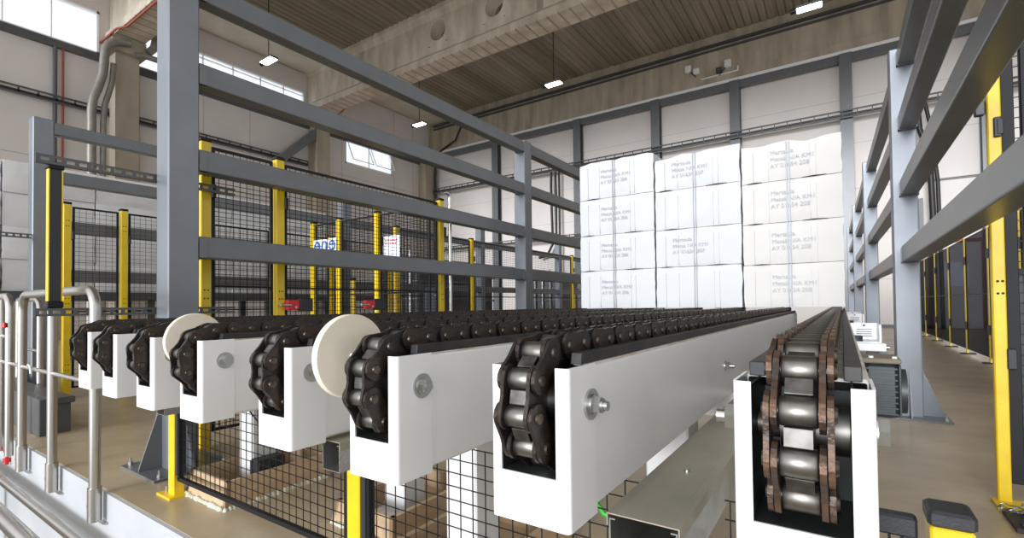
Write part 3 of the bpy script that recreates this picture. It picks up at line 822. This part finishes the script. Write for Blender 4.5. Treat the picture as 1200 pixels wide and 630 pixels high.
fence('tall yellow and black mesh fence directly behind the left guard frame', [(-3.80,1.66),(-3.80,2.22),(-3.80,4.15),], 2.20, mid=(1.16,))
fence('yellow posted mesh fence crossing behind, carrying the blue safety sign', [(-6.2,4.15),(-5.62,4.15),(-4.85,4.15),(-3.90,4.15)], 2.18, mid=(1.16,), skip=(3,))
fence('mesh fence running away behind the crossing fence', [(-5.6,5.15),(-5.6,6.95),(-5.6,8.9),(-5.6,10.95),(-5.6,13.0)], 2.20, mid=(1.16,))
fence('light mesh fence with yellow posts in front of the wrapped bales', [(-7.28,1.74),(-7.28,2.27),(-7.28,3.15),(-7.28,4.15),(-7.28,5.2),(-7.28,6.5)], 2.20, sx=.06, sz=.05, mid=(.98,), wr=.0015)
t = MB().cyl((-3.735,4.25,0),(-3.735,4.25,2.25), .020, 12).tube([(-3.735,4.25,2.25),(-3.735,4.24,2.29),(-3.735,4.18,2.30),(-3.735,4.12,2.27)], .02, 8)
tag(t.build('steel_pipe', M['zinc']), 'bright upright pipe clamped beside the tall yellow post', 'pipe')

# low fence under the conveyors, with cut-outs for the cable channels
t = thing('mesh_fence', 'low black mesh fence with yellow posts below the conveyors', 'fence', (-2.97,1.16,0))
FY = 1.16
CUT = [(-.41,-.225),(-1.35,-1.20),(-2.70,-2.55)]
for x, z1 in ((-2.98,.57), (-1.475,.565)):
    b = MB().cbox(x-.035, x+.035, FY-.02, FY+.03, 0, z1, .003).box(x-.10, x+.06, FY-.05, FY+.04, 0, .012)
    po = local(b.build('post', M['yellow']), t)
    MB().cyl((x-.075,FY-.01,.012),(x-.075,FY-.01,.04), .008, 8).build('anchor_bolt', M['zinc'], po)
    MB().cbox(x+.037, x+.06, FY-.015, FY+.03, .12, .56, .002).build('clamp_rail', M['blackp'], po)
def low_panel(x0, x1):
    fr = MB(); wm = MB(); z0, z1 = .10, .565
    fr.beam((x0,FY,z0),(x1,FY,z0), .02, .02)
    for x in (x0+.01, x1-.01): fr.beam((x,FY,z0),(x,FY,z1), .02, .02)
    n = int((x1-x0)/.048)
    for i in range(1,n):
        x = x0+i*(x1-x0)/n
        top = z1
        for a, c in CUT:
            if a < x < c: top = .475
        wm.beam((x,FY,z0),(x,FY,top), .0028, .0028)
    k = int((z1-z0)/.042)
    for i in range(1,k+1):
        z = z0+i*.042
        xs = x0
        if z > .475:
            for a, c in sorted(CUT):
                if c > x0 and a < x1:
                    if a > xs: wm.beam((xs,FY+.004,z),(a,FY+.004,z), .0028, .0028)
                    xs = c
        if xs < x1: wm.beam((xs,FY+.004,z),(x1,FY+.004,z), .0028, .0028)
    fo = local(fr.build('mesh_panel', M['black']), t)
    wm.build('wire_mesh', M['black'], fo)
low_panel(-2.93, -1.52); low_panel(-1.42, -.02)
# short yellow post with black cap and black framed panel at the right
t = thing('fence_post', 'short yellow post with black cap at the bottom right', 'post', (.15,1.12,0))
x0,x1,y0,y1 = .112,.168,1.055,1.118
local(MB().cbox(x0,x1,y0,y1,0,.628,.003).build('post', M['yellow']), t)
local(MB().cbox(x0-.003,x1+.003,y0-.003,y1+.003,.628,.655,.005).build('post_cap', M['blackp']), t)
t = thing('low_fence_section', 'black framed mesh panel beside the short yellow post', 'fence', (.05,1.1,0))
b = MB().cbox(.036,.098,1.07,1.10,.595,.63,.004).cbox(.075,.098,1.07,1.10,.0,.60,.004)
local(b.build('frame', M['blackp']), t)
b = MB()
for i in range(12): b.beam((-.10,1.085,.56-.045*i),(.08,1.085,.56-.045*i), .004,.004)
for i in range(4): b.beam((.06-.05*i,1.09,0),(.06-.05*i,1.09,.6), .004,.004)
local(b.build('wire_mesh', M['black']), t)

# tall yellow post and black door on the right
t = thing('mesh_gate', 'tall yellow post with black mesh gate at the right edge', 'gate', (.66,3.37,0))
x0,x1,y0,y1 = .614,.664,3.33,3.37
po = local(MB().cbox(x0,x1,y0,y1,0,2.45,.005).box(x0-.02,x1+.06,y0-.10,y1,0,.015).build('post', M['yellow']), t)
MB().cbox(x1-.005,x1+.03,y0-.012,y0+.02,.66,.76,.004).build('hinge', M['blackp'], po)
MB().cbox(x0+.02,x1+.0,y0-.012,y0+.0,1.80,1.90,.004).cbox(x1-.02,x1+.006,y0-.014,y0+.01,1.81,1.89,.004).build('hinge', M['blackp'], po)
MB().cbox(x0-.04,x0-.002,y0+.02,y0+.06,1.93,2.0,.004).build('sensor', M['greyd'], po)
hb = MB()
for z in (1.03,1.09): 
    for xx in (x1-.03, x1-.012): hb.cyl((xx,y0-.001,z),(xx,y0+.001,z), .006, 8)
hb.build('slot_hole', M['hole'], po)
fr, wm = mesh_panel((x1+.012,3.37), (1.65,3.37), .12, 2.4, .03, .05, .002, (1.14,))
fr.cbox(x1+.002,x1+.05,3.35,3.39,.1,2.42,.003).cbox(x1+.075,x1+.10,3.355,3.385,.1,2.42,.003)
fr.box(x1+.01, 1.65, 3.355, 3.385, 1.12, 1.15, 0)
fo = local(fr.build('gate_leaf', M['black']), t); wm.build('wire_mesh', M['black'], fo)
MB().box(x1+.05, 1.65, 3.376, 3.38, .12, 1.12).build('solid_panel', M['liner'], fo)
t = MB().box(.60,1.5,2.95,3.2,.002,.02).cbox(.62,1.5,2.98,3.01,.02,.035,.003)
tag(t.build('door_sill', M['blackp']), 'black flat sill strip on the floor below the mesh gate', 'sill')
t = MB(); rnd = random.Random(3)
for k in range(6):
    p = Vector((.60+rnd.uniform(-.03,.05),3.20+rnd.uniform(-.06,.03),.02)); pts = [p.copy()]
    for j in range(12):
        p = p + Vector((rnd.uniform(-.01,.03), rnd.uniform(-.03,.02), rnd.uniform(-.012,.018))); p.z = max(.006+.02*(k%2), min(.06, p.z)); pts.append(p.copy())
    t.tube(pts, .003, 6)
tag(t.build('wire_tangle', M['zinc']), 'tangle of loose wire at the foot of the tall yellow post', 'wire')

# tinted guard screens to the right
t = thing('guard_screen', 'row of yellow posts with smoke tinted guard sheets along the right aisle', 'guard screen', (1.9,7.2,0))
ys = [7.2, 8.85, 10.5, 12.25, 13.95, 15.8, 17.6, 19.3]
for y in ys:
    po = local(MB().cbox(1.885,1.925,y-.025,y+.025,.01,2.15,.004).build('post', M['yellow']), t)
    MB().cbox(1.80,2.02,y-.07,y+.07,0,.02,.008).build('foot_plate', M['blackp'], po)
    for z in (.45, 1.65): MB().cbox(1.872,1.90,y-.04,y+.04,z,z+.15,.004).build('clamp', M['blackp'], po)
for a, c in zip(ys[:-1], ys[1:]):
    o = local(MB().box(1.903,1.908,a+.035,c-.035,.1,2.12).build('tinted_sheet', M['tint']), t)
    MB().box(1.90,1.912,a+.03,c-.03,2.12,2.135).box(1.90,1.912,a+.03,c-.03,1.09,1.105).box(1.90,1.912,a+.03,c-.03,.09,.11).box(1.90,1.912,a+.025,a+.035,.09,2.135).box(1.90,1.912,c-.035,c-.025,.09,2.135).build('sheet_edge', M['black'], o)

# ------------------------------------------------------------------ interlock switches and signs
def interlock(y, z, lab):
    t = thing('interlock_switch', lab, 'safety switch', (-3.74,y,z), 'red and black interlock switches')
    local(MB().cbox(-3.765,-3.715,y+.03,y+.15,z-.055,z+.055,.006).build('housing', M['blackp']), t)
    local(MB().cbox(-3.775,-3.72,y-.08,y+.03,z-.042,z+.042,.008).build('red_handle', M['red']), t)
    local(MB().cyl((-3.72,y-.14,z),(-3.72,y-.05,z), .012, 10).cyl((-3.716,y-.01,z-.02),(-3.712,y-.01,z-.02), .01, 8).build('pin', M['zinc']), t)
interlock(2.33, 1.02, 'left red and black interlock switch on the tall mesh fence')
interlock(3.12, 1.02, 'right red and black interlock switch on the tall mesh fence')
t = thing('safety_sign', 'white safety sign with three blue round symbols on the crossing fence', 'sign', (-5.85,4.1,1.75))
local(MB().box(-6.13,-5.62,4.095,4.10,1.74,1.93).build('plate', M['signw']), t)
for k, cx in enumerate((-6.04,-5.875,-5.71)):
    local(MB().cyl((cx,4.095,1.835),(cx,4.092,1.835), .073, 24).build('blue_disc', M['blue']), t)
    g = MB()
    if k == 0:   # head and shoulders
        g.cyl((cx,4.0915,1.862),(cx,4.0905,1.862), .022, 14).prism([(cx-.04,1.79),(cx+.04,1.79),(cx+.03,1.83),(cx-.03,1.83)], 'y', 4.0905, 4.0915)
    elif k == 1: # glove
        g.prism([(cx-.02,1.78),(cx+.02,1.78),(cx+.024,1.84),(cx+.02,1.885),(cx+.006,1.885),(cx,1.895),(cx-.012,1.885),(cx-.024,1.875),(cx-.026,1.84),(cx-.045,1.85),(cx-.04,1.83)], 'y', 4.0905, 4.0915)
    else:        # head with visor
        g.cyl((cx,4.0915,1.835),(cx,4.0905,1.835), .045, 18)
        g.box(cx-.04,cx+.04,4.0895,4.0903,1.835,1.86,1)
    local(g.build('pictogram', [M['signw'], M['blue']]), t)
t = thing('notice_board', 'white notice with faint red writing on the crossing fence', 'sign', (-4.5,4.1,1.6))
local(MB().box(-4.68,-4.40,4.095,4.10,1.60,1.86).build('plate', M['signw']), t)
g = MB(); rnd = random.Random(5)
for r0 in range(2):
    x = -4.66
    while x < -4.44:
        wd = rnd.uniform(.02,.04); g.box(x,x+wd,4.093,4.095,1.80-.04*r0,1.815-.04*r0); x += wd+.012
local(g.build('red_lettering', M['red']), t)

# ------------------------------------------------------------------ pulp bales
def text_mesh(body, size):
    cu = bpy.data.curves.new('print', 'FONT'); cu.body = body; cu.size = size; cu.space_line = 1.15; cu.extrude = .0
    o = bpy.data.objects.new('print', cu); COL.objects.link(o)
    dg = bpy.context.evaluated_depsgraph_get(); dg.update()
    me = bpy.data.meshes.new_from_object(o.evaluated_get(dg))
    COL.objects.unlink(o); bpy.data.objects.remove(o)
    me.materials.clear(); me.materials.append(M['ink'])
    return me
def bale_mb(wd, dp, h, seed, top=False):
    """rough-edged stack of pressed sheets: rounded box with ragged outline"""
    b = MB(); rnd = random.Random(seed)
    nx, nz = 12, 8
    def P(i, k, front):
        x = wd*i/nx; z = h*k/nz
        ex = min(i, nx-i); ez = min(k, nz-k)
        n1 = noise.noise(Vector((x*5+seed*3.1, z*9, front*7.)))
        dx = dz = 0
        if i == 0: dx = .001+.010*(n1+.5)
        if i == nx: dx = -.001-.010*(n1+.5)
        if k == nz: dz = (-.001-.008*max(0,n1+.1)) if not top else (-.004-.05*max(0,n1+.15))
        if k == 0: dz = .002
        bulge = .012*(1-abs(2*i/nx-1)**3)*(1-abs(2*k/nz-1)**4) + .005*n1
        rim = .005 if (ez == 0) else 0
        y = (-bulge+rim) if front else dp
        return (x+dx, y, z+dz)
    v = []
    for fr in (1, 0):
        for k in range(nz+1):
            for i in range(nx+1): v.append(P(i,k,fr))
    W = nx+1; O = W*(nz+1); f = []
    for k in range(nz):
        for i in range(nx):
            a = k*W+i
            f.append((a,a+1,a+1+W,a+W)); f.append((O+a,O+a+W,O+a+1+W,O+a+1))
    b.add(v, f, 0, True)
    side = []
    for k in range(nz):
        side.append((k*W, (k+1)*W, O+(k+1)*W, O+k*W)); side.append((k*W+nx, O+k*W+nx, O+(k+1)*W+nx, (k+1)*W+nx))
    for i in range(nx):
        side.append((i, O+i, O+i+1, i+1)); a = nz*W+i; side.append((a, a+1, O+a+1, O+a))
    b.add(v, side, 0)
    return b
TX = [text_mesh('Mertaula\nMetsä N/A KM1\nAY 01654 206', .058), text_mesh('Mertaula\nMetsä N/A KM1\nAY 01654 207', .058), text_mesh('Mertaula\nMetsä N/A KM1\nAY 01654 208', .058)]
BX = [(-2.70,.935),(-1.752,.895),(-.846,.866)]
BH = [[.455,.435,.445,.462],[.455,.42,.44,.40],[.43,.415,.42,.395]]
ordn = ['bottom', 'second from bottom', 'third from bottom', 'top']
stn = ['left', 'middle', 'right']
BY = 5.52
for s in range(3):
    z = .9475
    x0, wd = BX[s]
    for l in range(4):
        h = BH[s][l]
        t = thing('pulp_bale', '%s white pulp bale of the %s stack on the conveyors' % (ordn[l], stn[s]), 'bale', (x0,BY,z), 'white pulp bales on the conveyors')
        m = M['pulp'] if s < 2 else M['pulpc']
        bm_ = bale_mb(wd+.006, .78, h-.001, s*7+l+1, l == 3)
        for dx in (wd*.13, wd*.29, wd*.70, wd*.76):
            bm_.box(dx, dx+.002, -.0165, -.004, .012, h-.07, 1)
        if l > 0:
            for a_ in ((.06,.22),(.62,.86)) if (s*4+l) % 3 else ((.10,.30),):
                bm_.prism([(wd*a_[0],.001),(wd*(a_[0]+a_[1])/2,-.003),(wd*a_[1],.002),(wd*(a_[0]+a_[1])/2,.007)], 'y', -.013, .0, 2)
        body = bm_.build('bale_body', [m, M['pulpd'], M['hole']], t)
        if not (s == 1 and l in (0, 2)):
            tx = bpy.data.objects.new('printed_text', TX[s]); COL.objects.link(tx); tx.parent = t
            tx.location = (wd*(.31 if s != 1 else .22), -.024, h*.66); tx.rotation_euler = (PI/2, 0, 0)
        for dx in (wd*.475, wd*.475+.024):
            MB().beam((dx,-.021,0),(dx,-.021,h-(.001 if l < 3 else .02)), .010 if s == 2 else .006, .004, (0,1,0)).build('baling_wire', M['wire'], t)
        z += h
# wrapped bales on the deck at far left
t = thing('transport_deck', 'grey transport deck carrying the wrapped bales at far left', 'conveyor', (-9.6,.5,0))
local(MB().box(-10.1,-8.9,-.2,7.6,1.13,1.25).build('deck', M['greyd']), t)
for k in range(4):
    for x in (-10.0,-9.05): local(MB().box(x,x+.1,1.2+k*1.9,1.3+k*1.9,0,1.13).build('leg', M['greyd']), t)
wn = ['first','second','third','fourth','fifth','sixth']
for s in range(6):
    y0 = .55 + s*.955
    z = 1.252
    for l in range(4):
        h = .42 + .01*((s*3+l) % 3)
        me = bale_mb(.95, .9, h, 40+s*5+l).build('wrapped_bale', M['wrap'])
        me.rotation_euler = (0,0,PI/2); me.location = (-8.95-.02*((s+l)%2), y0, z)
        tag(me, '%s wrapped white bale in the %s stack from the left on the deck' % (ordn[l], wn[s]), 'bale', 'wrapped bales on the far left deck')
        z += h

# ------------------------------------------------------------------ handrails
def rail_loop(xa, xb, y, z0, zt, r=.026, bend=.11):
    pts = [(xa,y,z0)]
    pts += [(xa-bend+bend*math.cos(t), y, zt-bend+bend*math.sin(t)) for t in [PI/2*i/6 for i in range(7)]]
    pts += [(xb+bend-bend*math.sin(t), y, zt-bend+bend*math.cos(t)) for t in [PI/2*i/6 for i in range(7)]]
    pts += [(xb,y,z0)]
    return MB().tube(pts, r, 14)
HY = .925
t = thing('handrail', 'looped stainless steel handrail beside the leftmost conveyor', 'handrail', (-3.36,HY,-.12))
local(rail_loop(-3.365, -4.86, HY, -.02, 1.11).build('top_rail', M['inox']), t)
local(MB().cyl((-4.14,HY,-.02),(-4.14,HY,1.02), .026, 14).cyl((-4.14,HY,1.02),(-4.14,HY,1.10), .010, 10).build('middle_post', M['inox']), t)
local(MB().cyl((-4.86,HY,.60),(-3.365,HY,.60), .014, 12).build('knee_rail', M['inox']), t)
for x in (-3.365, -4.14, -4.86):
    s = local(MB().cyl((x,HY,-.14),(x,HY,.04), .032, 16).cyl((x,HY-.0325,-.05),(x,HY-.030,-.05), .007, 8).build('socket', M['inox']), t)
    MB().sheet([(HY+.028,-.16),(HY+.055,-.16),(HY+.055,-.03),(HY+.062,-.01)], 'x', x-.0, x+.055, .005).box(x-.02,x+.055,HY+.02,HY+.06,-.155,-.15).build('bracket', M['galv'], s)
t = thing('handrail', 'second looped steel handrail at the left edge', 'handrail', (-5.3,1.0,0))
local(rail_loop(-5.25, -6.9, .93, -.1, 1.11).build('top_rail', M['inox']), t)
local(MB().cyl((-5.50,.93,-.1),(-5.50,.93,1.085), .024, 12).build('middle_post', M['inox']), t)
local(MB().cyl((-6.9,.93,.60),(-4.90,.93,.60), .014, 12).cyl((-6.9,.93,.80),(-5.25,.93,.80), .014, 12).build('knee_rail', M['inox']), t)
t = thing('handrail', 'steel handrail on the floor behind the looped ones, beside the grey frame post', 'handrail', (-6.5,1.36,0))
local(MB().tube([(-6.5,1.36,0),(-6.5,1.36,.98),(-6.53,1.36,1.06),(-6.6,1.36,1.10),(-6.7,1.36,1.11),(-7.3,1.36,1.11)], .024, 12).build('top_rail', M['inox']), t)
local(MB().cyl((-6.5,1.36,.60),(-7.3,1.36,.60), .014, 10).build('knee_rail', M['inox']), t)
local(MB().cyl((-7.3,1.36,0),(-7.3,1.36,1.11), .024, 12).build('post', M['inox']), t)
# pipes along the pit wall
for k, (y, z, r, lab) in enumerate(((.87,-.235,.028,'upper steel pipe along the white pit wall'), (.72,-.24,.042,'bright middle steel pipe in the pit'), (.58,-.25,.035,'lower steel pipe at the bottom left corner'))):
    b = MB().cyl((-9,y,z),(-1.2,y,z), r, 18)
    t = thing('floor_pipe', lab, 'pipe', (-5,y,z))
    local(b.build('pipe', M['inox']), t)
    b = MB()
    for x in (-8.5,-7,-5.6,-2.2): b.box(x,x+.05,y-.02,y+.02,-1.2,z)
    local(b.build('stand', M['greyd']), t)
t = MB().cyl((-5.42,.95,-.06),(-5.42,.95,-.2), .012, 8).cyl((-5.42,.95,-.08),(-5.42,.95,-.10), .022, 10).cyl((-5.42,.95,-.15),(-5.42,.95,-.18), .024, 10)
tag(t.build('red_hook', M['red']), 'small red chain end hanging on the white pit wall at far left', 'hook')
t = MB().cbox(-5.27,-5.22,.890,.906,.87,.91,.004)
tag(t.build('red_tag', M['red']), 'small red tag tied to the handrail at the left edge', 'tag')
t = MB().tube([(-4.60,.905,.615),(-4.58,.90,.632),(-4.55,.905,.62),(-4.52,.90,.60),(-4.51,.90,.575)], .006, 7)
tag(t.build('tape_knot', M['signw']), 'small white barrier tape knotted on the knee rail of the looped handrail', 'tape')

# grey steel base at far left
t = thing('machine_plinth', 'low grey steel machine base on the floor behind the handrail', 'machine base', (-7,1.2,0))
local(MB().cbox(-8.8,-5.26,1.10,1.16,0,.29,.006).cbox(-8.8,-5.26,1.16,1.32,.24,.29,.006).build('kick_plate', M['greyd']), t)
local(MB().box(-8.7,-5.3,1.165,1.30,0,.238).build('core', M['greyd']), t)

# ------------------------------------------------------------------ drive unit and brackets right of the first conveyor
t = thing('gear_motor', 'dark ribbed electric motor beside the nearest conveyor', 'motor', (.15,2.6,.5))
X0,X1,Y0,Y1,Z0,Z1 = .066,.196,2.58,2.80,.505,.735
b = MB().cbox(X0+.006,X1-.006,Y0+.010,Y1,Z0,Z1,.015)
for k in range(9):
    z = Z0+.018+k*.0235; b.box(X0+.012,X1-.012,Y0,Y0+.012,z,z+.006)
for xx in (X0,X1-.008): b.cbox(xx,xx+.008,Y0+.004,Y1,Z0+.01,Z1-.005,.002)
local(b.build('ribbed_body', M['motor']), t)
local(MB().cyl((X1,(Y0+Y1)/2,.61),(X1+.022,(Y0+Y1)/2,.61), .095, 24).build('fan_cover', M['motor']), t)
local(MB().cbox(X0-.005,X1+.002,Y0-.004,Y1,Z1,Z1+.022,.005).build('terminal_box_lid', M['dust']), t)
local(MB().cyl((X0+.03,Y0+.02,Z1+.022),(X0+.03,Y0+.02,Z1+.030), .009, 10).cyl((X1-.02,Y0+.02,Z1+.022),(X1-.02,Y0+.02,Z1+.030), .009, 10).build('lid_screw', M['signw']), t)
local(MB().cyl((.034,2.7,.62),(X0+.01,2.7,.62), .045, 18).build('gear_shaft', M['zinc']), t)
def bracket(y, lab, s=1.):
    t = thing('side_bracket', lab, 'bracket', (.1,y,.7), 'white side brackets beside the nearest conveyor')
    local(MB().cbox(.034,.205,y,y+.06,.705,.752,.004).build('arm', M['white']), t)
    local(MB().cyl((.205,y+.03,.728),(.22,y+.03,.728), .012, 12).build('bolt', M['zinc']), t)
    b = MB().cbox(.036,.185,y+.30,y+.315,.752,.86,.004).cbox(.175,.187,y+.05,y+.315,.752,.86,.003).box(.036,.18,y+.05,y+.3,.752,.757)
    local(b.build('tray', M['white']), t)
    b = MB()
    for k in range(4): b.box(.07,.15,y+.297,y+.30,.775+k*.014,.779+k*.014)
    b.cyl((.11,y+.30,.845),(.11,y+.292,.845), .007, 10)
    local(b.build('vent_slots', M['cab']), t)
    local(MB().cyl((.068,y+.1,.757),(.068,y+.1,.79), .03, 12).build('black_knob', M['blackp']), t)
    local(MB().cbox(.11,.17,y+.01,y+.06,.60,.705,.004).build('hanger', M['cab']), t)
    local(MB().cyl((.034,y+.03,.728),(.04,y+.03,.728), .03, 12).build('flange', M['zinc']), t)
bracket(3.55, 'nearest white side bracket with tray above the dark motor')
bracket(6.4, 'middle white side bracket farther down the conveyor')
bracket(7.6, 'farthest white side bracket beside the pulp bales')

# ------------------------------------------------------------------ background machinery left
t = thing('control_cabinet', 'dark blue-grey control cabinet behind the mesh fences', 'cabinet', (-5.03,5.45,0))
local(MB().cbox(-5.20,-4.86,5.3,5.6,0,1.26,.01).build('body', M['cab']), t)
local(MB().cbox(-5.18,-4.88,5.285,5.3,.03,1.24,.005).build('cabinet_door', M['cab']), t)
local(MB().cyl((-4.92,5.285,1.15),(-4.92,5.275,1.15), .015, 10).build('handle', M['signw']), t)
for k, (x, y, lab) in enumerate(((-9.8,8.2,'left dark machine block behind the fences'), (-12.5,13.,'middle dark machine block far behind the fences'), (-10.2,15.5,'right dark machine block far behind the fences'))):
    t = thing('machine', lab, 'machine', (x,y,0), 'dark machines behind the fences')
    local(MB().cbox(x,x+1.6,y,y+1.8,0,2.1,.03).build('housing', M['greyd']), t)
    b = MB()
    for j in range(5): b.cbox(x-.05,x+1.65,y-.05,y+1.85,.3+j*.42,.36+j*.42,.01)
    local(b.build('frame_bands', M['grey']), t)
    for j in range(5): local(MB().cyl((x+.15+j*.32,y-.09,.0),(x+.15+j*.32,y-.09,2.3), .035, 10).build('upright_pipe', M['galv']), t)
    local(MB().box(x+.2,x+.5,y-.075,y-.055,1.1,1.5).build('hatch', M['blackp']), t)
for k, (x, y) in enumerate(((-6.95,5.4),(-8.5,13.2),(-7.9,15.6))):
    t = thing('bollard', ['yellow bollard behind the blue safety sign','yellow bollard before the middle dark machine','yellow bollard farthest back near the white bales'][k], 'bollard', (x,y,0), 'yellow bollards behind the fences')
    local(MB().cyl((x,y,0),(x,y,1.45), .045, 14).build('pole', M['yellow']), t)
    local(MB().cyl((x,y,1.45),(x,y,1.5), .05, 14).build('cap', M['black']), t)
